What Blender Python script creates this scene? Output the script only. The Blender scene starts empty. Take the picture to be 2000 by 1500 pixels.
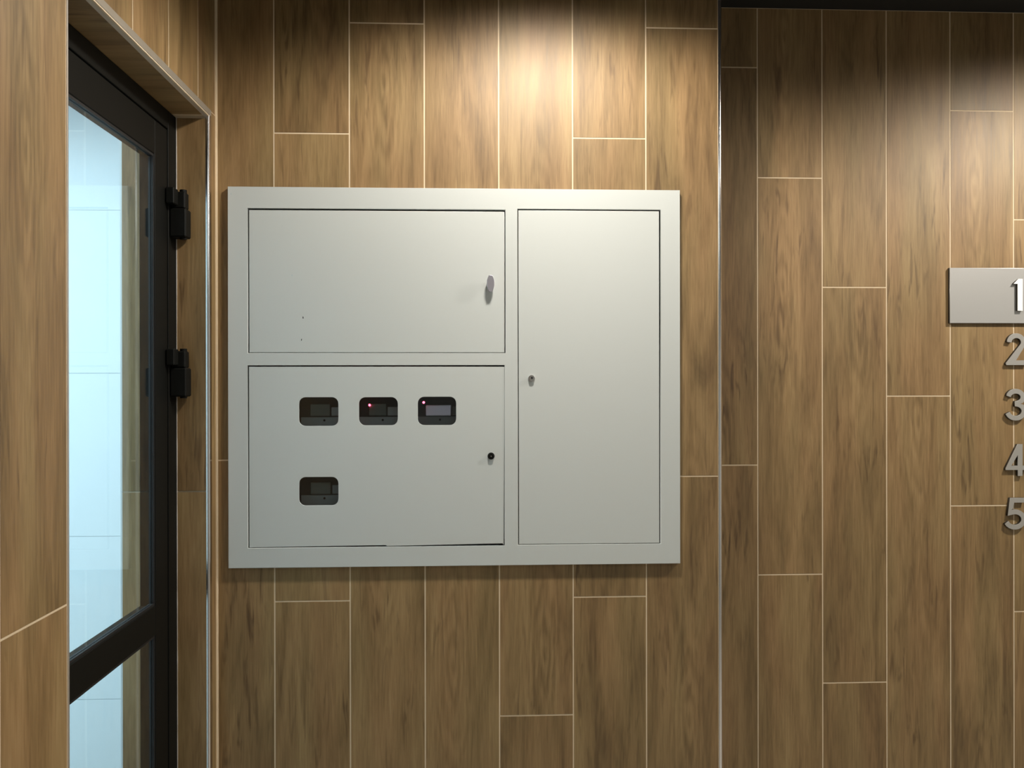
import bpy, bmesh, math, random
from mathutils import Vector, Matrix
random.seed(7)
scn = bpy.context.scene
COL = scn.collection

# ------------------------------------------------------------------ camera
F_PX = 1641.3
yaw, pitch, roll = 4.3229e-2, -8.19e-4, -1.5733e-3
M1 = Matrix(((math.cos(yaw), -math.sin(yaw), 0), (0, 0, -1), (math.sin(yaw), math.cos(yaw), 0)))
M2 = Matrix(((1, 0, 0), (0, math.cos(pitch), math.sin(pitch)), (0, -math.sin(pitch), math.cos(pitch))))
M3 = Matrix(((math.cos(roll), -math.sin(roll), 0), (math.sin(roll), math.cos(roll), 0), (0, 0, 1)))
RR = M3 @ M2 @ M1
rot = Matrix((RR[0], -RR[1], -RR[2])).transposed()
cam = bpy.data.cameras.new('camera')
cam.sensor_width = 36
cam.lens = F_PX / 2000 * 36
cam.clip_start = 0.05
camo = bpy.data.objects.new('camera', cam)
COL.objects.link(camo)
camo.matrix_world = Matrix.Translation((0, 0, 1.5)) @ rot.to_4x4()
scn.camera = camo

# ------------------------------------------------------------------ light and exposure
scn.view_settings.view_transform = 'Standard'
scn.view_settings.look = 'None'
scn.view_settings.gamma = 1
scn.view_settings.use_curve_mapping = False
scn.view_settings.exposure = 0.0

w = bpy.data.worlds.new('world')
scn.world = w
w.use_nodes = True
w.node_tree.nodes['Background'].inputs[0].default_value = (0.6, 0.7, 0.8, 1)
w.node_tree.nodes['Background'].inputs[1].default_value = 0.02

def spot(loc, power, size, blend, radius, color, tilt=(0, 0, 0)):
    l = bpy.data.lights.new('spot', 'SPOT')
    l.energy = power; l.spot_size = math.radians(size); l.spot_blend = blend
    l.shadow_soft_size = radius; l.color = color
    o = bpy.data.objects.new('downlight_lamp', l); COL.objects.link(o)
    o.location = loc; o.rotation_euler = tilt
    return o

def area(loc, rotation, sx, sy, power, color):
    l = bpy.data.lights.new('area', 'AREA')
    l.shape = 'RECTANGLE'; l.size = sx; l.size_y = sy; l.energy = power; l.color = color
    o = bpy.data.objects.new('area_lamp', l); COL.objects.link(o)
    o.location = loc; o.rotation_euler = rotation
    return o

WARM = (1.0, 0.935, 0.84)
LY = 1.69
for lx, k in ((0.20, 1.0), (2.04, 1.6)):     # the row of downlights close to the panelled wall
    spot((lx, LY, 2.607), 90 * k, 163 + 6 * (k > 1), 0.42, 0.09, WARM)
    spot((lx, LY, 2.607), 14 * k, 90, 1.0, 0.06, WARM)
area((1.3, -0.3, 2.60), (0, 0, 0), 1.2, 1.2, 11, (0.93, 1.0, 0.96))     # added fill light at ceiling height behind the camera, sources unseen
area((2.2, -1.9, 2.60), (0, 0, 0), 1.2, 1.2, 11, (0.93, 1.0, 0.96))  # second added fill, deeper in the unseen lobby
area((-1.9, 1.7, 2.60), (0, 0, 0), 1.4, 1.4, 62, (0.60, 0.87, 1.0))  # cool lamp in the vestibule behind the door

# ------------------------------------------------------------------ key planes (metres)
D = 2.228        # face of the wall that carries the cabinet
D2 = 2.477       # face of the wall stretch that lies further back
XL = -0.677      # face of the left wall
XO = -0.898      # other face of the left wall
CEIL = 2.62
YR = 2.170       # far reveal of the doorway
YN = 1.4326      # near reveal of the doorway
ZH = 2.178       # underside of the doorway head
XC = 0.6517      # outer corner of the cabinet wall
W = 0.1965
GR = 0.0005

# ------------------------------------------------------------------ materials
def nm(name):
    m = bpy.data.materials.new(name); m.use_nodes = True
    nt = m.node_tree
    return m, nt, nt.nodes['Principled BSDF'], nt.nodes, nt.links

def plain(name, col, rough=0.5, metal=0.0, bump=0.0, bscale=400, vary=0.0, spec=0.5):
    m, nt, b, N, L = nm(name)
    b.inputs['Roughness'].default_value = rough
    b.inputs['Metallic'].default_value = metal
    b.inputs['Specular IOR Level'].default_value = spec
    tc = N.new('ShaderNodeTexCoord')
    nz = N.new('ShaderNodeTexNoise'); nz.inputs['Scale'].default_value = bscale; nz.inputs['Detail'].default_value = 3
    L.new(tc.outputs['Object'], nz.inputs['Vector'])
    mx = N.new('ShaderNodeMix'); mx.data_type = 'RGBA'
    mx.inputs[6].default_value = (*[c * (1 - vary) for c in col], 1)
    mx.inputs[7].default_value = (*[min(1, c * (1 + vary)) for c in col], 1)
    L.new(nz.outputs['Fac'], mx.inputs[0]); L.new(mx.outputs[2], b.inputs['Base Color'])
    if bump:
        bp = N.new('ShaderNodeBump'); bp.inputs['Strength'].default_value = bump; bp.inputs['Distance'].default_value = 0.001
        L.new(nz.outputs['Fac'], bp.inputs['Height']); L.new(bp.outputs[0], b.inputs['Normal'])
    return m

def wood_tile(name):
    """glazed ceramic printed as oak; local x runs across the tile, local z along it"""
    m, nt, b, N, L = nm(name)
    tc = N.new('ShaderNodeTexCoord'); oi = N.new('ShaderNodeObjectInfo')
    def math_(op, a, c, clamp=False):
        n = N.new('ShaderNodeMath'); n.operation = op; n.use_clamp = clamp
        for i, v in enumerate((a, c)):
            if v is None: continue
            if isinstance(v, (int, float)): n.inputs[i].default_value = v
            else: L.new(v, n.inputs[i])
        return n.outputs[0]
    rnd = oi.outputs['Random']
    off = N.new('ShaderNodeCombineXYZ')
    L.new(math_('MULTIPLY', rnd, 37.0), off.inputs[0])
    L.new(math_('MULTIPLY', rnd, 91.0), off.inputs[2])
    add = N.new('ShaderNodeVectorMath'); add.operation = 'ADD'
    L.new(tc.outputs['Object'], add.inputs[0]); L.new(off.outputs[0], add.inputs[1])
    def mapped(sx, sz, src=None):
        mp = N.new('ShaderNodeMapping'); mp.inputs['Scale'].default_value = (sx, 1.0, sz)
        L.new(src or add.outputs[0], mp.inputs['Vector']); return mp.outputs[0]
    def noise(vec, scale, detail, rough=0.55, dist=0.0):
        n = N.new('ShaderNodeTexNoise'); n.inputs['Scale'].default_value = scale
        n.inputs['Detail'].default_value = detail; n.inputs['Roughness'].default_value = rough
        n.inputs['Distortion'].default_value = dist
        L.new(vec, n.inputs['Vector']); return n.outputs['Fac']
    def ramp(fac, stops, interp='LINEAR'):
        r = N.new('ShaderNodeValToRGB'); r.color_ramp.interpolation = interp
        el = r.color_ramp.elements
        while len(el) < len(stops): el.new(0.5)
        for e, (p, c) in zip(el, stops): e.position = p; e.color = c
        L.new(fac, r.inputs[0]); return r.outputs[0]
    bands = noise(mapped(16, 2.0), 1.0, 4.0, 0.6, 0.7)        # broad lighter and darker bands
    fibre = noise(mapped(190, 9), 1.0, 4.0, 0.65, 0.3)          # fine fibres
    streak = noise(mapped(66, 6.5), 1.0, 2.5, 0.55, 0.7)        # short dark pores
    patch = noise(mapped(5, 2.2), 1.0, 2.0)                    # where the pores gather
    # cathedral figure: stretched rings about a centre that differs from tile to tile
    cz = N.new('ShaderNodeCombineXYZ')
    L.new(math_('SUBTRACT', math_('MULTIPLY', math_('FRACT', math_('MULTIPLY', rnd, 13.7), None), 0.06), -0.065), cz.inputs[0])
    L.new(math_('SUBTRACT', math_('MULTIPLY', math_('FRACT', math_('MULTIPLY', rnd, 7.31), None), 1.3), 0.2), cz.inputs[2])
    sub = N.new('ShaderNodeVectorMath'); sub.operation = 'SUBTRACT'
    L.new(tc.outputs['Object'], sub.inputs[0]); L.new(cz.outputs[0], sub.inputs[1])
    mp = N.new('ShaderNodeMapping'); mp.inputs['Scale'].default_value = (1.0, 0.0, 0.16)
    L.new(sub.outputs[0], mp.inputs['Vector'])
    wv = N.new('ShaderNodeTexWave'); wv.wave_type = 'RINGS'; wv.rings_direction = 'SPHERICAL'
    wv.inputs['Scale'].default_value = 22; wv.inputs['Distortion'].default_value = 5.5
    wv.inputs['Detail'].default_value = 3; wv.inputs['Detail Scale'].default_value = 2.2
    L.new(mp.outputs[0], wv.inputs['Vector'])
    ln = N.new('ShaderNodeVectorMath'); ln.operation = 'LENGTH'; L.new(mp.outputs[0], ln.inputs[0])
    cmask = ramp(ln.outputs['Value'], [(0.0, (1, 1, 1, 1)), (0.075, (0, 0, 0, 1))])
    cm = math_('MULTIPLY', cmask, math_('GREATER_THAN', math_('FRACT', math_('MULTIPLY', rnd, 5.17), None), 0.35))
    # value of the print
    v = math_('ADD', math_('MULTIPLY', bands, 0.62), math_('MULTIPLY', fibre, 0.38))
    v = math_('ADD', v, math_('MULTIPLY', math_('MULTIPLY', math_('SUBTRACT', wv.outputs['Fac'], 0.5), 0.13), cm))
    v = math_('ADD', v, math_('MULTIPLY', math_('SUBTRACT', rnd, 0.5), 0.10))
    base = ramp(v, [(0.30, (*WD[0], 1)), (0.45, (*WD[1], 1)), (0.57, (*WD[2], 1)), (0.72, (*WD[3], 1))])
    pore = ramp(streak, [(0.54, (0, 0, 0, 1)), (0.68, (1, 1, 1, 1))])
    pm = ramp(patch, [(0.42, (0, 0, 0, 1)), (0.66, (1, 1, 1, 1))])
    pf = math_('MULTIPLY', math_('MULTIPLY', pore, pm), 0.78)
    mx = N.new('ShaderNodeMix'); mx.data_type = 'RGBA'
    L.new(pf, mx.inputs[0]); L.new(base, mx.inputs[6]); mx.inputs[7].default_value = (0.085, 0.045, 0.017, 1)
    hue = noise(mapped(9, 1.6), 1.0, 2.0, 0.5, 0.3)            # the print drifts between olive and reddish brown
    tint = ramp(hue, [(0.38, (0.965, 1.0, 0.96, 1)), (0.62, (1.0, 0.96, 0.93, 1))])
    tm = N.new('ShaderNodeMix'); tm.data_type = 'RGBA'; tm.blend_type = 'MULTIPLY'; tm.inputs[0].default_value = 1.0
    L.new(mx.outputs[2], tm.inputs[6]); L.new(tint, tm.inputs[7])
    L.new(tm.outputs[2], b.inputs['Base Color'])
    L.new(math_('ADD', 0.43, math_('MULTIPLY', fibre, 0.18)), b.inputs['Roughness'])
    b.inputs['Specular IOR Level'].default_value = 0.54
    bp = N.new('ShaderNodeBump'); bp.inputs['Strength'].default_value = 0.28; bp.inputs['Distance'].default_value = 0.0006
    L.new(math_('ADD', fibre, math_('MULTIPLY', pf, -0.8)), bp.inputs['Height'])
    L.new(bp.outputs[0], b.inputs['Normal'])
    return m

WD = [(0.135, 0.082, 0.033), (0.232, 0.145, 0.061), (0.314, 0.201, 0.090), (0.400, 0.270, 0.131)]
M_WOOD = wood_tile('oak_print_ceramic')
M_GROUT = plain('cream_grout', (0.72, 0.58, 0.40), 0.85, vary=0.08, bscale=60)
M_PAINT = plain('light_grey_powder_coat', (0.595, 0.62, 0.60), 0.42, bump=0.05, bscale=900, vary=0.015)
M_FRAME = plain('light_grey_powder_coat_trim', (0.595, 0.62, 0.60), 0.42, bump=0.05, bscale=900, vary=0.015)
M_CHROME = plain('chrome', (0.86, 0.83, 0.82), 0.16, 1.0)
M_SATIN = plain('satin_chrome', (0.62, 0.60, 0.67), 0.32, 0.8)
M_STEEL = plain('brushed_steel', (0.62, 0.60, 0.57), 0.35, 1.0, bump=0.08, bscale=700, vary=0.05)
M_ALU = plain('satin_aluminium', (0.62, 0.58, 0.53), 0.38, 0.6, vary=0.08, bscale=30)
M_ALUD = plain('dull_aluminium', (0.40, 0.36, 0.30), 0.5, 0.5, vary=0.08, bscale=30)
M_BLACK = plain('black_powder_coat', (0.007, 0.007, 0.006), 0.55, vary=0.1, spec=0.12)
M_RUBBER = plain('black_rubber', (0.010, 0.010, 0.011), 0.6)
M_CEIL = plain('dark_ceiling_paint', (0.012, 0.013, 0.013), 0.8, vary=0.05)
M_FLOOR = plain('grey_floor_stone', (0.42, 0.40, 0.37), 0.45, vary=0.12, bscale=12)
M_WHITE = plain('white_plaster', (0.80, 0.82, 0.82), 0.6, vary=0.02, bscale=20)
M_WHITE_TILE = plain('white_glazed_tile', (0.84, 0.88, 0.90), 0.35, vary=0.02, bscale=5)
M_WJOINT = plain('pale_grey_grout', (0.74, 0.80, 0.83), 0.6)
M_METER = plain('grey_meter_plastic', (0.50, 0.57, 0.58), 0.5, vary=0.04)
M_METER_D = plain('dark_meter_plastic', (0.06, 0.08, 0.085), 0.4)
M_LCD = plain('lcd_glass', (0.24, 0.30, 0.29), 0.15)
M_LCD_GLARE = plain('lcd_glass_with_glare', (0.70, 0.70, 0.85), 0.2)  # pale colour carries the bluish glare on the third display
M_SIGN = plain('silver_sign_plate', (0.60, 0.585, 0.56), 0.36, 0.55, bump=0.03, bscale=800, vary=0.02)
M_NUM = plain('grey_metal_digits', (0.42, 0.40, 0.365), 0.45, 0.3, vary=0.04)
M_NUMW = plain('white_acrylic', (0.95, 0.95, 0.93), 0.35)
M_SEAL = plain('grey_silicone', (0.50, 0.48, 0.45), 0.5, vary=0.15, bscale=80)
M_RETURN_SHADE = plain('return_with_edge_shade', (0.035, 0.028, 0.02), 0.6)  # dark sides of digits and plate, edge shadow put into this brown
M_DARK = plain('dark_gap', (0.02, 0.02, 0.018), 0.8)

def glass(name, tint, rough=0.0, spec=0.5):
    m, nt, b, N, L = nm(name)
    b.inputs['Base Color'].default_value = (*tint, 1)
    b.inputs['Transmission Weight'].default_value = 1.0
    b.inputs['Roughness'].default_value = rough
    b.inputs['IOR'].default_value = 1.45
    return m
M_GLASS = glass('clear_door_glass', (0.96, 0.985, 0.985))
M_PANE = glass('smoky_window_plastic', (0.72, 0.75, 0.76), 0.04)

def emit(name, col, s):
    m, nt, b, N, L = nm(name)
    b.inputs['Base Color'].default_value = (*col, 1)
    b.inputs['Emission Color'].default_value = (*col, 1)
    b.inputs['Emission Strength'].default_value = s
    return m
M_LED = emit('red_led', (1.0, 0.04, 0.09), 26)

# ------------------------------------------------------------------ helpers
def link(name, me, mat, parent=None, loc=(0, 0, 0), rz=0):
    o = bpy.data.objects.new(name, me); COL.objects.link(o)
    if mat: me.materials.append(mat)
    o.location = loc; o.rotation_euler = (0, 0, rz)
    if parent: o.parent = parent
    return o

def add_box(bm, lo, hi, bevel=0.0, seg=1):
    r = bmesh.ops.create_cube(bm, size=1.0)
    vs = r['verts']
    for v in vs:
        v.co = Vector([lo[i] + (v.co[i] + 0.5) * (hi[i] - lo[i]) for i in range(3)])
    if bevel:
        es = list({e for v in vs for e in v.link_edges})
        bmesh.ops.bevel(bm, geom=es, offset=bevel, segments=seg, profile=0.5, affect='EDGES')

def bm_obj(name, bm, mat, parent=None, loc=(0, 0, 0), rz=0, smooth=False):
    me = bpy.data.meshes.new(name)
    bmesh.ops.recalc_face_normals(bm, faces=bm.faces)
    bm.to_mesh(me); bm.free()
    if smooth:
        for p in me.polygons: p.use_smooth = True
    return link(name, me, mat, parent, loc, rz)

def box(name, lo, hi, mat, parent=None, bevel=0.0, seg=1):
    bm = bmesh.new(); add_box(bm, lo, hi, bevel, seg)
    return bm_obj(name, bm, mat, parent)

def boxes(name, lst, mat, parent=None, bevel=0.0):
    bm = bmesh.new()
    for lo, hi in lst: add_box(bm, lo, hi, bevel)
    return bm_obj(name, bm, mat, parent)

def add_cyl(bm, c, r1, r2, depth, axis='Y', seg=24):
    """cone frustum starting at c and going along -Y (towards the viewer) or +Z"""
    res = bmesh.ops.create_cone(bm, cap_ends=True, segments=seg, radius1=r1, radius2=r2, depth=depth)
    for v in res['verts']:
        x, y, z = v.co; z += depth / 2
        v.co = Vector((c[0] + x, c[1] - z, c[2] + y)) if axis == 'Y' else Vector((c[0] + x, c[1] + y, c[2] + z))

def plate(name, outer, holes, y0, y1, mat, parent=None, bevel=0.0, bres=2, cyc=True):
    """flat plate in the XZ plane between y0 (front) and y1 (back) with holes; outlines are (x, z) lists"""
    cu = bpy.data.curves.new('tmp', 'CURVE'); cu.dimensions = '2D'; cu.fill_mode = 'BOTH'
    for pts in [outer] + list(holes):
        s = cu.splines.new('POLY'); s.points.add(len(pts) - 1); s.use_cyclic_u = True
        for p, q in zip(s.points, pts): p.co = (q[0], q[1], 0, 1)
    cu.extrude = max(1e-5, (y1 - y0) / 2 - bevel); cu.bevel_depth = bevel; cu.bevel_resolution = bres; cu.offset = -bevel
    o = bpy.data.objects.new('tmp', cu); COL.objects.link(o)
    dg = bpy.context.evaluated_depsgraph_get()
    me = bpy.data.meshes.new_from_object(o.evaluated_get(dg))
    COL.objects.unlink(o); bpy.data.objects.remove(o); bpy.data.curves.remove(cu)
    me.name = name
    mid = (y0 + y1) / 2
    me.transform(Matrix(((1, 0, 0, 0), (0, 0, -1, mid), (0, 1, 0, 0), (0, 0, 0, 1))))
    me.materials.clear()
    return link(name, me, mat, parent)

def rect(x0, z0, x1, z1): return [(x0, z0), (x1, z0), (x1, z1), (x0, z1)]
def rrect(x0, z0, x1, z1, r, n=6):
    out = []
    for cx, cz, a in ((x1 - r, z1 - r, 0), (x0 + r, z1 - r, 90), (x0 + r, z0 + r, 180), (x1 - r, z0 + r, 270)):
        for i in range(n + 1):
            t = math.radians(a + 90 * i / n); out.append((cx + r * math.cos(t), cz + r * math.sin(t)))
    return out

def tag(o, label, cat, group=None, kind=None):
    o['label'] = label; o['category'] = cat
    if group: o['group'] = group
    if kind: o['kind'] = kind
    return o

def empty(name, loc):
    o = bpy.data.objects.new(name, None); COL.objects.link(o); o.location = loc
    o.empty_display_size = 0.05
    return o

def adopt(parent, *kids):
    """keep world placement when parenting under an empty that is not at the origin"""
    for k in kids:
        k.parent = parent
        k.matrix_parent_inverse = Matrix.Translation(parent.location).inverted()

def struct(o, label, cat): return tag(o, label, cat, kind='structure')

def tile(parent, org, rz, w_, h_, cut=None, mat=None):
    """one tile: local x across, z up, face at local y=0; cut = (x0,z0,x1,z1) removed, in tile coordinates"""
    bm = bmesh.new()
    T = GR + 0.0002
    if not cut:
        add_box(bm, (0, 0, 0), (w_, T, h_), 0.0005)
    else:
        a, b_, c, d = max(cut[0], 0), max(cut[1], 0), min(cut[2], w_), min(cut[3], h_)
        if a >= c or b_ >= d:
            add_box(bm, (0, 0, 0), (w_, T, h_), 0.0005)
        else:
            if d < h_: add_box(bm, (0, 0, d), (w_, T, h_))
            if b_ > 0: add_box(bm, (0, 0, 0), (w_, T, b_))
            if a > 0: add_box(bm, (0, 0, b_), (a, T, d))
            if c < w_: add_box(bm, (c, 0, b_), (w_, T, d))
            if not bm.verts: bm.free(); return None
    return bm_obj('tile', bm, mat or M_WOOD, parent, org, rz)

def columns(parent, plane, xs, joints, rz=0, zmin=0.0, zmax=CEIL, hole=None, g=0.0036):
    for i in range(len(xs) - 1):
        x0, x1 = xs[i] + g / 2, xs[i + 1] - g / 2
        zs = [zmin] + sorted(z for z in joints[i] if zmin < z < zmax) + [zmax]
        for z0, z1 in zip(zs[:-1], zs[1:]):
            za, zb = z0 + g / 2, z1 - g / 2
            cut = (hole[0] - x0, hole[1] - za, hole[2] - x0, hole[3] - za) if hole else None
            if rz == 0: tile(parent, (x0, plane, za), 0, x1 - x0, zb - za, cut)
            else: tile(parent, (plane, x0, za), rz, x1 - x0, zb - za, cut)

def chain(z, step=1.199): return [z + step * k for k in range(-3, 4)]

# ------------------------------------------------------------------ room shell
struct(box('floor', (-3.3, -3.0, -0.1), (4.2, 3.4, 0.0), M_FLOOR), 'grey stone floor of the lobby', 'floor')
struct(box('ceiling', (-3.3, -3.0, CEIL), (4.2, 3.4, CEIL + 0.1), M_CEIL), 'dark painted ceiling above the tiled walls', 'ceiling')

# wall with the meter cabinet
HOLE = (-0.605, 1.058, 0.507, 1.974)
x0w, x1w, y0w, y1w = XL, XC - 0.001, D + GR, D2 + 0.2
bw = boxes('wall_back', [((x0w, y0w, 0), (HOLE[0], y1w, CEIL)), ((HOLE[2], y0w, 0), (x1w, y1w, CEIL)),
                         ((HOLE[0], y0w, 0), (HOLE[2], y1w, HOLE[1])), ((HOLE[0], y0w, HOLE[3]), (HOLE[2], y1w, CEIL)),
                         ((HOLE[0], D + 0.16, HOLE[1]), (HOLE[2], y1w, HOLE[3]))], M_GROUT)
struct(bw, 'wall of upright oak-look tiles behind the grey meter cabinet', 'wall')
xs = [XL + 0.003] + [-0.5273 + W * i for i in range(6)] + [XC - 0.001]
columns(bw, D, xs, [[1.30], chain(0.9285, 1.2285), chain(1.2504), chain(1.62), chain(0.6175), chain(0.9304, 1.2223), chain(1.2504)], hole=HOLE)

# stretch further back, right of the corner
br = box('wall_back_right', (x1w, D2 + GR, 0), (4.2, y1w, CEIL), M_GROUT)
struct(br, 'recessed wall of oak-look tiles at right, behind the floor numbers', 'wall')
xr = [XC, 0.8422 - 0.0] + [0.8422 + W * i for i in range(1, 16)]
jr = [chain(1.2546, 1.187)] + [chain(2.1133 - 0.3268 * i, 1.187) for i in range(15)]
jr[4] = chain(1.1279, 1.193)
columns(br, D2, xr, jr)

# left wall with the doorway
XB = XL - GR
lw = boxes('wall_left', [((XO + GR, -3.0, 0), (XB, YN - 0.006, CEIL)),
                         ((XO + GR, YN - 0.006, ZH + 0.004), (XB, YR + 0.002, CEIL)),
                         ((XO + GR, YR + 0.002, 0), (XB, D + GR, CEIL)),
                         ((XO + GR, D + GR, 0), (XL, 3.4, CEIL))], M_GROUT)
struct(lw, 'left wall of oak-look tiles around the black glazed door', 'wall')
R90 = math.pi / 2
yj = [-2.9 + 0.19665 * i for i in range(21)] + [1.2265, 1.4235]
columns(lw, XL, yj, [chain(1.1345 + 0.33 * ((k * 7) % 4), 1.2) for k in range(len(yj) - 2)] + [chain(1.1345, 1.2)], rz=R90)
columns(lw, XL, [1.4235, 1.4987, 1.6952, 1.8903, 2.0871, 2.2208], [[]] * 5, rz=R90, zmin=2.1979)
tile(lw, (XL, 2.1875, 0.001), R90, 0.0333, 2.196)
# far reveal (faces the viewer), in two courses, and the head of the doorway
ZJ = 1.2262
for za, zb in ((0.0, ZJ - 0.0019), (ZJ + 0.0019, ZH - 0.003)):
    tile(lw, (XO, YR, za), 0, XL - 0.008 - XO, zb - za)
hb = tile(lw, (XL - 0.010, YN + 0.008, ZH), 0, 0.700, 0.205)
hb.rotation_euler = (math.pi / 2, 0, math.pi / 2); hb.location = (XL - 0.215, YN + 0.015, ZH)
box('tile', (XO, YN - 0.006, 0.0), (XL - 0.01, YN - 0.0045, ZH - 0.002), M_WOOD, lw)
# vestibule face of the left wall: plain white plaster skin
struct(boxes('wall_vestibule_side', [((XO - 0.004, 0.6, 0), (XO + GR, YN - 0.004, CEIL)), ((XO - 0.004, YN - 0.004, ZH + 0.003), (XO + GR, YR, CEIL)),
                             ((XO - 0.004, YR, 0), (XO + GR, 3.2, CEIL))], M_WHITE), 'white plastered vestibule side of the left wall', 'wall')
vw = box('wall_vestibule', (-3.3, 3.2, 0), (XO - 0.004, 3.35, CEIL), M_WJOINT)
struct(vw, 'pale cool-lit vestibule wall seen through the door glass', 'wall')
for i in range(4):
    xa = XO - 0.006 - 0.6 * (i + 1) - 0.12 + 0.0
    for k in range(5):
        za = 1.54 + 0.608 * (k - 3); zb = za + 0.608
        za, zb = max(0.001, za + 0.001), min(CEIL - 0.001, zb - 0.001)
        if i == 0:
            box('tile', (xa + 0.001, 3.197, za), (XO - 0.006, 3.2, zb), M_WHITE_TILE, vw)
        else:
            box('tile', (xa + 0.001, 3.197, za), (xa + 0.599, 3.2, zb), M_WHITE_TILE, vw)
struct(box('wall_vestibule_left', (-3.45, 0.45, 0), (-3.3, 3.4, CEIL), M_WHITE), 'white far wall of the vestibule', 'wall')
struct(box('wall_vestibule_near', (-3.3, 0.45, 0), (XO, 0.6, CEIL), M_WHITE), 'white near wall of the vestibule', 'wall')
# rest of the lobby, behind the viewer
struct(box('wall_front', (XL, -3.15, 0), (4.2, -3.0, CEIL), M_WHITE), 'plain light wall behind the viewer', 'wall')
struct(box('wall_right', (4.2, -3.0, 0), (4.35, D2 + 0.2, CEIL), M_WHITE), 'plain light wall at the far right of the lobby', 'wall')

# metal edge profiles
def profile(name, pts, z0, z1, mat):
    """extruded XY outline"""
    bm = bmesh.new()
    lo = [bm.verts.new((x, y, z0)) for x, y in pts]; hi = [bm.verts.new((x, y, z1)) for x, y in pts]
    n = len(pts)
    for i in range(n): bm.faces.new((lo[i], lo[(i + 1) % n], hi[(i + 1) % n], hi[i]))
    bm.faces.new(lo[::-1]); bm.faces.new(hi)
    return bm_obj(name, bm, mat)
def quarter(cx, cy, r, a0, a1, n=8):
    return [(cx + r * math.cos(math.radians(a0 + (a1 - a0) * i / n)), cy + r * math.sin(math.radians(a0 + (a1 - a0) * i / n))) for i in range(n + 1)]
# outer corner of the cabinet wall: chrome quarter-round
pts = [(XC - 0.0005, D + 0.004), (XC - 0.0005, D - 0.0006)] + quarter(XC + 0.0005, D + 0.0095, 0.0101, -90, 0) + [(XC + 0.0106, D + 0.012), (XC, D + 0.012)]
struct(profile('trim_1', pts, 0, CEIL, M_CHROME), 'chrome edge profile on the outer corner right of the cabinet', 'trim')
# the side of that corner, tiled
sw = box('wall_return', (XC - 0.0005, D + 0.0125, 0), (XC + 0.004, D2, CEIL), M_WOOD)
struct(sw, 'narrow tiled return between the two wall planes', 'wall')
# doorway edges
pts = [(XL + 0.0006, 1.4242), (XL + 0.0006, 1.429)] + quarter(XL - 0.0045, 1.4285, 0.0051, 0, 90, 5) + [(XL - 0.012, 1.4336), (XL - 0.012, 1.4242)]
struct(profile('trim_2', pts, 0, 2.1995, M_ALU), 'pale aluminium edge on the near side of the doorway', 'trim')
pts = [(XL + 0.0004, 2.1872), (XL + 0.0004, 2.176)] + quarter(XL - 0.005, 2.1755, 0.0057, 0, -90, 5)[1:] + [(XL - 0.0085, 2.1698), (XL - 0.0085, 2.1712), (XL - 0.0014, 2.1872)]
struct(profile('trim_3', pts, 0, 2.1995, M_CHROME), 'metal edge on the far side of the doorway beside the hinges', 'trim')
bm = bmesh.new()
prof = [(XL + 0.0006, 2.2001), (XL + 0.0006, 2.186), (XL - 0.001, 2.1835), (XL - 0.003, 2.1828), (XL - 0.010, 2.1780), (XL - 0.010, 2.2001)]
lo = [bm.verts.new((x, 1.4336, z)) for x, z in prof]; hi = [bm.verts.new((x, 2.1872, z)) for x, z in prof]
for i in range(len(prof)): bm.faces.new((lo[i], lo[(i + 1) % len(prof)], hi[(i + 1) % len(prof)], hi[i]))
bm.faces.new(lo); bm.faces.new(hi[::-1])
struct(bm_obj('trim_4', bm, M_ALUD), 'grey aluminium edge under the tiles over the door', 'trim')
# uneven silicone beads: beside the frame and in the room corner
def bead(name, fx, z0, z1, r, mat, amp, n=60):
    bm = bmesh.new(); prev = None
    for i in range(n + 1):
        z = z0 + (z1 - z0) * i / n
        rr = r * (1 + amp * random.uniform(-1, 1))
        x, y = fx
        ring = [bm.verts.new((x + rr * math.cos(a), y + rr * math.sin(a), z)) for a in [math.radians(60 * k) for k in range(6)]]
        if prev:
            for k in range(6): bm.faces.new((prev[k], prev[(k + 1) % 6], ring[(k + 1) % 6], ring[k]))
        prev = ring
    return bm_obj(name, bm, mat, None, smooth=True)
struct(bead('trim_5', (XL + 0.0005, D - 0.0008), 0.001, CEIL - 0.001, 0.0031, M_GROUT, 0.22), 'cream grout bead up the inner corner left of the cabinet', 'trim')
struct(bead('trim_6', (-0.7585, YR - 0.0006), 0.001, ZH - 0.002, 0.0013, M_SEAL, 0.35), 'thin grey sealant line between door frame and tiled reveal', 'trim')

# ------------------------------------------------------------------ glazed door
XD = -0.760; TH = 0.044
dr = empty('door_1', (XD, 2.1, 0.0)); struct(dr, 'black metal glazed door with a low crossbar in the left wall', 'door')
P = []
P.append(boxes('door_frame', [((XD - TH, 2.118, 0), (XD, YR - 0.0005, ZH - 0.001)), ((XD - TH, YN + 0.001, 0), (XD, YN + 0.045, ZH - 0.001)),
                              ((XD - TH, YN + 0.045, 2.132), (XD, 2.118, ZH - 0.001))], M_BLACK, bevel=0.0012))
LF = XD - 0.002
P.append(box('stile', (LF - 0.040, 2.036, 0.012), (LF, 2.115, 2.129), M_BLACK, bevel=0.0015))
P.append(box('stile', (LF - 0.040, YN + 0.048, 0.012), (LF, YN + 0.128, 2.129), M_BLACK, bevel=0.0015))
P.append(box('rail', (LF - 0.040, YN + 0.128, 2.047), (LF, 2.036, 2.129), M_BLACK, bevel=0.0015))
P.append(box('crossbar', (LF - 0.040, YN + 0.128, 0.902), (LF, 2.036, 0.972), M_BLACK, bevel=0.0015))
P.append(box('rail', (LF - 0.040, YN + 0.128, 0.012), (LF, 2.036, 0.112), M_BLACK, bevel=0.0015))
XG = XD - 0.0095
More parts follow.
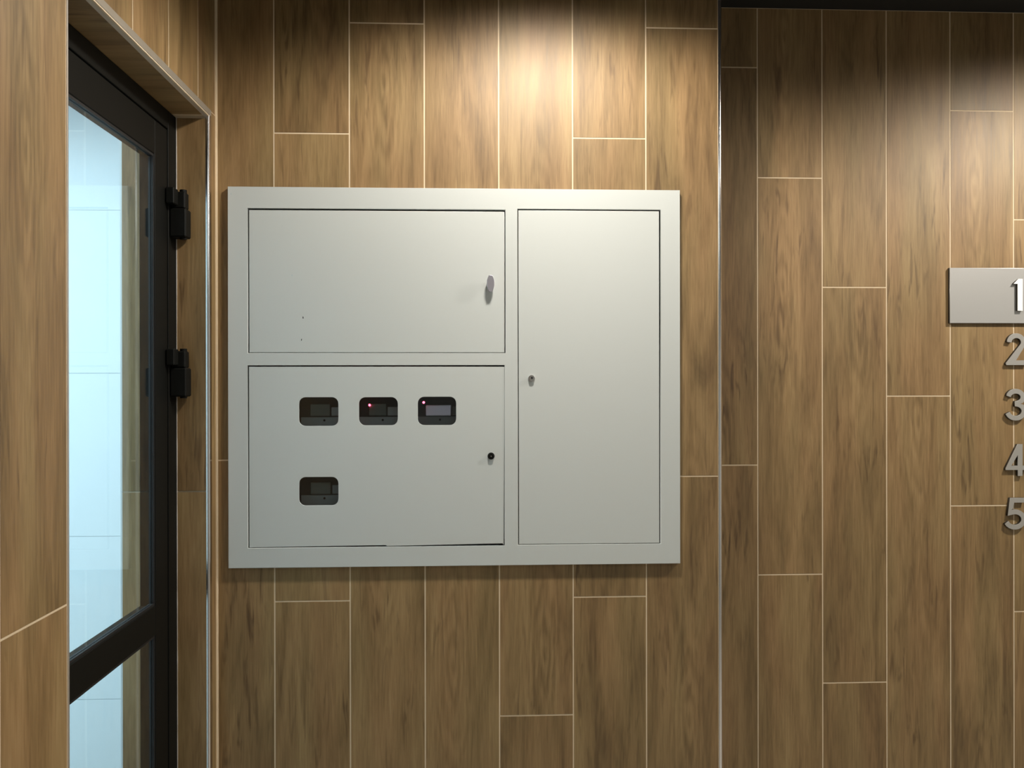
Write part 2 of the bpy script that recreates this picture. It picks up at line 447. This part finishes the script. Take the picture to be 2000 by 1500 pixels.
for za, zb in ((0.112, 0.902), (0.972, 2.047)):
    ya, yb = YN + 0.128, 2.036
    P.append(box('glass_pane', (XG - 0.004, ya, za), (XG, yb, zb), M_GLASS))
    s = 0.006
    for xa in (XG + 0.0001, XG - 0.0042 - 0.005):
        P.append(boxes('gasket', [((xa, ya, za), (xa + 0.005, ya + s, zb)), ((xa, yb - s, za), (xa + 0.005, yb, zb)),
                              ((xa, ya + s, za), (xa + 0.005, yb - s, za + s)), ((xa, ya + s, zb - s), (xa + 0.005, yb - s, zb))], M_RUBBER))
for zt in (1.984, 1.586):
    bm = bmesh.new()
    add_box(bm, (XD, 2.098, zt - 0.040), (XD + 0.020, 2.130, zt), 0.002)
    add_box(bm, (XD, 2.1305, zt - 0.046), (XD + 0.036, 2.160, zt - 0.004), 0.003)
    add_box(bm, (XD, 2.124, zt - 0.118), (XD + 0.040, 2.164, zt - 0.0465), 0.003)
    add_cyl(bm, (XD + 0.028, 2.142, zt - 0.122), 0.0085, 0.0085, 0.124, 'Z', 16)
    P.append(bm_obj('hinge', bm, M_BLACK))
adopt(dr, *P)

# ------------------------------------------------------------------ meter cabinet
FY = D - 0.0145                       # front face of the frame
cab = empty('meter_cabinet', (-0.05, D, 1.02))
tag(cab, 'wide light grey metal meter cabinet with three doors on the tiled wall', 'cabinet')
TL = (-0.5917, 1.5799, 0.0787, 1.9572)
BL = (-0.5924, 1.0722, 0.0757, 1.5477)
RD = (0.1110, 1.0735, 0.4910, 1.9602)
C = []
fr = plate('frame', rect(-0.6430, 1.0200, 0.5433, 2.0128), [rect(*TL), rect(*BL), rect(*RD)], FY, D - 0.0002, M_FRAME, bevel=0.0011)
C.append(fr)
# lips folded back around the openings
cs = boxes('casing', [((HOLE[0] + 0.0005, D + 0.0005, HOLE[1] + 0.0005), (HOLE[0] + 0.002, D + 0.150, HOLE[3] - 0.0005)),
                      ((HOLE[2] - 0.002, D + 0.0005, HOLE[1] + 0.0005), (HOLE[2] - 0.0005, D + 0.150, HOLE[3] - 0.0005)),
                      ((HOLE[0] + 0.002, D + 0.0005, HOLE[1] + 0.0005), (HOLE[2] - 0.002, D + 0.150, HOLE[1] + 0.002)),
                      ((HOLE[0] + 0.002, D + 0.0005, HOLE[3] - 0.002), (HOLE[2] - 0.002, D + 0.150, HOLE[3] - 0.0005)),
                      ((HOLE[0] + 0.0005, D + 0.150, HOLE[1] + 0.0005), (HOLE[2] - 0.0005, D + 0.152, HOLE[3] - 0.0005)),
                      ((0.0945, D + 0.0005, HOLE[1] + 0.002), (0.0960, D + 0.150, HOLE[3] - 0.002)),
                      ((HOLE[0] + 0.002, D + 0.0005, 1.5630), (0.0945, D + 0.150, 1.5645))], M_PAINT)
C.append(cs)
DF = D - 0.0130; DB = D - 0.0010
def gaps(r, l, b, rr, t): return rect(r[0] + l, r[1] + b, r[2] - rr, r[3] - t)
d1 = plate('door', gaps(TL, 0.0030, 0.0014, 0.0022, 0.0046), [], DF, DB, M_PAINT, bevel=0.0012)
WINS = [(-0.4606, 1.3895, -0.3590, 1.4643), (-0.3052, 1.3906, -0.2043, 1.4640), (-0.1518, 1.3904, -0.0515, 1.4648), (-0.4606, 1.1818, -0.3592, 1.2560)]
o2 = [(BL[0] + 0.0030, BL[1] + 0.0012), (-0.235, BL[1] + 0.0040), (-0.2335, BL[1] + 0.0016), (0.0700, BL[1] + 0.0056), (BL[2] - 0.0022, BL[1] + 0.0016), (BL[2] + 0.0006, BL[3] - 0.0040), (BL[0] + 0.0030, BL[3] - 0.0034)]
d2 = plate('door', o2, [rrect(*q, 0.0165) for q in WINS], DF, DB - 0.009, M_PAINT, bevel=0.0006)
d3 = plate('door', gaps(RD, 0.0024, 0.0014, 0.0034, 0.0034), [], DF, DB, M_PAINT, bevel=0.0012)
d2['label'] = 'lower left door with four small rounded windows'
d1['label'] = 'upper left door with a wing handle'
d3['label'] = 'tall right door with a round lock'
C += [d1, d2, d3]
# folded edges behind the thin windowed door, leaving its middle open
a, b_, c, d = BL[0] + 0.0034, BL[1] + 0.0062, BL[2] - 0.0030, BL[3] - 0.0044
yb0, yb1 = DB - 0.0088, DB
boxes('folded_edge', [((a, yb0, b_), (a + 0.0015, yb1, d)), ((c - 0.0015, yb0, b_), (c, yb1, d)), ((a, yb0, b_), (c, yb1, b_ + 0.0015)), ((a, yb0, d - 0.0015), (c, yb1, d))], M_PAINT, d2)
for q in WINS:
    plate('window_pane', rrect(q[0] - 0.004, q[1] - 0.004, q[2] + 0.004, q[3] + 0.004, 0.018), [], DB - 0.0088, DB - 0.0073, M_PANE, d2)
# wing handle of the upper door
hx, hz = 0.0395, 1.7615
bm = bmesh.new()
add_cyl(bm, (hx, DF, hz), 0.0105, 0.0100, 0.004)
add_cyl(bm, (hx, DF - 0.004, hz), 0.0082, 0.0075, 0.009)
hd = bm_obj('handle', bm, M_CHROME, d1); hd['label'] = 'chrome wing handle'
def wing(y0, y1, s):
    o = [(-0.0040, 0.0185), (0.0040, 0.0185), (0.0085, 0.0070), (0.0085, -0.0060), (0.0040, -0.0195), (-0.0040, -0.0195), (-0.0085, -0.0060), (-0.0085, 0.0070)]
    return [(hx + x * s, hz + z * s) for x, z in o]
plate('wing', wing(0, 0, 1.15), [], DF - 0.0200, DF - 0.0120, M_SATIN, hd, bevel=0.0010)
# round locks
def lock(x, z, parent, dark):
    bm = bmesh.new()
    add_cyl(bm, (x, DF, z), 0.0092, 0.0086, 0.0030, seg=28)
    add_cyl(bm, (x, DF - 0.003, z), 0.0072, 0.0066, 0.0045, seg=28)
    lk = bm_obj('lock', bm, M_BLACK if dark else M_CHROME, parent)
    lk['label'] = 'dark round lock' if dark else 'chrome round lock'
    bm = bmesh.new()
    if dark:
        add_cyl(bm, (x, DF - 0.0075, z), 0.0016, 0.0014, 0.0008, seg=12)
        bm_obj('pin', bm, M_STEEL, lk)
    else:
        add_cyl(bm, (x + 0.0006, DF - 0.0075, z + 0.0012), 0.0032, 0.0030, 0.0006, seg=16)
        bm_obj('keyhole', bm, M_DARK, lk)
lock(0.1473, 1.5128, d3, False)
lock(0.0404, 1.3085, d2, True)
# small chips in the paint
def chip(pts, parent, mat=M_DARK): plate('paint_chip', pts, [], DF - 0.00025, DF + 0.0001, mat, parent)
chip([(-0.4512, 1.6700), (-0.4480, 1.6703), (-0.4494, 1.6758), (-0.4506, 1.6752)], d1)
chip([(-0.4552, 1.6118), (-0.4534, 1.6122), (-0.4528, 1.6174), (-0.4546, 1.6168)], d1)
chip(rrect(-0.4795, 1.7805, -0.4765, 1.7845, 0.0012, 3), d1, M_METER)
plate('screw_plug', rrect(-0.6355, 1.9915, -0.6325, 1.9955, 0.0012, 3), [], FY - 0.0002, FY + 0.0001, M_METER, fr)
adopt(cab, *C)

# meters standing behind the little windows
def meter(q, label, led, glare, screen_w, lx=0.0225, lz=0.0215):
    cx, cz = (q[0] + q[2]) / 2, (q[1] + q[3]) / 2
    y = D + 0.040
    m = empty('electricity_meter', (cx, y, cz))
    tag(m, label, 'meter', 'electricity meters behind the cabinet windows')
    K = []
    K.append(box('body', (cx - 0.060, y, cz - 0.078), (cx + 0.060, D + 0.149, cz + 0.085), M_METER_D, bevel=0.003))
    K.append(box('faceplate', (cx - 0.056, y - 0.004, cz - 0.060), (cx + 0.056, y - 0.0002, cz - 0.0165), M_METER, bevel=0.001))
    K.append(box('display', (cx - 0.030, y - (0.040 if glare else 0.012), cz - 0.0130), (cx - 0.030 + screen_w, y - 0.0002, cz + (0.0145 if glare else 0.0190)), M_LCD_GLARE if glare else M_LCD, bevel=0.0015))  # glare version stands further forward to catch more light
    K.append(box('side_label', (cx - 0.030 + screen_w + 0.003, y - 0.006, cz - 0.0130), (cx + 0.058, y - 0.0002, cz + 0.010), M_METER, bevel=0.001))
    bm = bmesh.new(); add_cyl(bm, (cx + 0.006, y - 0.0042, cz - 0.0250), 0.0030, 0.0026, 0.0012, seg=12)
    K.append(bm_obj('screw', bm, M_DARK))
    if led:
        dp = 0.0385 if glare else 0.0115
        bm = bmesh.new(); add_cyl(bm, (q[0] + lx, y - 0.0002, q[3] - lz), 0.0034, 0.0032, dp, seg=14)
        K.append(bm_obj('light_pipe', bm, M_METER_D))
        bm = bmesh.new(); add_cyl(bm, (q[0] + lx, y - 0.0002 - dp, q[3] - lz), 0.0031, 0.0024, 0.0022, seg=14)
        K.append(bm_obj('indicator_light', bm, M_LED)); K[-1]['label'] = 'glowing red indicator light'
    adopt(m, *K)
meter(WINS[0], 'unlit meter behind the leftmost window of the upper window row', False, False, 0.052)
meter(WINS[1], 'meter with a red light behind the middle window of the upper row', True, False, 0.046)
meter(WINS[2], 'meter with a red light and display coloured as pale glare behind the rightmost window', True, True, 0.066, 0.0145, 0.0150)
meter(WINS[3], 'dark meter behind the single window at lower left of the cabinet', False, False, 0.054)

# ------------------------------------------------------------------ floor numbers
def stroke(pts, wd):
    """outline of an open polyline of constant width, mitred"""
    n = len(pts); L_, R_ = [], []
    for i, (x, z) in enumerate(pts):
        a = Vector(pts[i]) - Vector(pts[i - 1]) if i else None
        b = Vector(pts[i + 1]) - Vector(pts[i]) if i < n - 1 else None
        if a is None: t = b.normalized(); k = 1
        elif b is None: t = a.normalized(); k = 1
        else:
            a.normalize(); b.normalize(); t = (a + b).normalized(); k = 1 / max(0.45, t.dot(a))
        nx, nz = -t[1], t[0]
        L_.append((x + nx * wd / 2 * k, z + nz * wd / 2 * k)); R_.append((x - nx * wd / 2 * k, z - nz * wd / 2 * k))
    return L_ + R_[::-1]
def arc(cx, cz, rx, rz, a0, a1, n=16):
    return [(cx + rx * math.cos(math.radians(a0 + (a1 - a0) * i / n)), cz + rz * math.sin(math.radians(a0 + (a1 - a0) * i / n))) for i in range(n + 1)]
H = 0.096; S = 0.0145; WI = 0.062
def digit(ch):
    h = S / 2
    if ch == '1': return [(0.0, H - 0.015), (0.016, H), (0.029, H), (0.029, 0), (0.013, 0), (0.013, H - 0.015)], []
    if ch == '2':
        c = arc(WI / 2, H - 0.027, WI / 2 - h - 0.002, 0.027 - h, 180, -32)
        o = stroke(c + [(0.012, h + 0.0005)], S)
        n = len(o) // 2
        left, right = o[:n], o[n:]
        return left[:-1] + [(0.030, S), (WI, S), (WI, 0), (0, 0), (-0.002, 0.006)] + right[1:], []
    if ch == '3':
        up = arc(WI / 2 - 0.002, H - 0.0255, 0.0225, 0.0255 - h, 172, -72)
        lowr = arc(WI / 2 - 0.002, 0.0285, 0.0255, 0.0285 - h, 72, -166)
        u, l = stroke(up, S), stroke(lowr, S)
        nu, nl = len(u) // 2, len(l) // 2
        # outside of both bowls, joined by a short bar at the middle
        outer = [p for p in u[:nu] if p[1] > 0.0525] + [(0.0435, 0.0512)] + [p for p in l[:nl] if p[1] < 0.0495]; inner = l[nl:] + [(0.026, 0.0432), (0.026, 0.0585)] + u[nu:]
        return outer + inner, []
    if ch == '4':
        return [(-0.004, 0.018), (-0.004, 0.023), (0.033, H), (0.049, H), (0.049, 0.031), (WI, 0.031), (WI, 0.018), (0.049, 0.018), (0.049, 0), (0.034, 0), (0.034, 0.018)], \
               [[(0.014, 0.031), (0.034, 0.031), (0.034, 0.063)]]
    if ch == '5':
        bowl = arc(WI / 2 - 0.004, 0.0305, 0.0275, 0.0305 - h, 128, -158)
        o = stroke(bowl, S); n = len(o) // 2
        out, inn = o[:n], o[n:]
        return [(0.056, H), (0.012, H), (0.0045, 0.042)] + inn[::-1][1:] + out[::-1][:-1] + [(0.0215, 0.064), (0.0245, H - S), (0.056, H - S)], []
def number(ch, x, z, y0, y1, mat, label):
    o, hs = digit(ch)
    A = [(x + a, z + b) for a, b in o]; HS = [[(x + a, z + b) for a, b in hh] for hh in hs]
    ob = plate('floor_number', A, HS, y0 + 0.0015, y1, M_RETURN_SHADE)
    fc = plate('face', A, HS, y0, y0 + 0.0015, mat, ob, bevel=0.0004, bres=1)
    return tag(ob, label, 'sign', 'floor numbers on the right wall')
pl = plate('sign_plate', rect(1.4245, 1.6790, 2.3200, 1.8452), [], D2 - 0.0085, D2 - 0.0001, M_RETURN_SHADE)  # dark body also stands for the shaded gap behind the plate
plate('face', rect(1.4245, 1.6790, 2.3200, 1.8452), [], D2 - 0.010, D2 - 0.0085, M_SIGN, pl, bevel=0.0006)
tag(pl, 'silver rectangular plate on the right wall behind the white number one', 'sign')
number('1', 1.6150, 1.7155, D2 - 0.019, D2 - 0.0101, M_NUMW, 'raised white number one on the silver plate')
number('2', 1.5990, 1.5525, D2 - 0.010, D2 - 0.0001, M_NUM, 'raised grey metal number two right under the silver plate')
number('3', 1.5990, 1.3850, D2 - 0.010, D2 - 0.0001, M_NUM, 'raised grey metal number three, second of the grey digits')
number('4', 1.6000, 1.2180, D2 - 0.010, D2 - 0.0001, M_NUM, 'raised grey metal number four, triangular open shape')
number('5', 1.5980, 1.0560, D2 - 0.010, D2 - 0.0001, M_NUM, 'raised grey metal number five, lowest of the column')
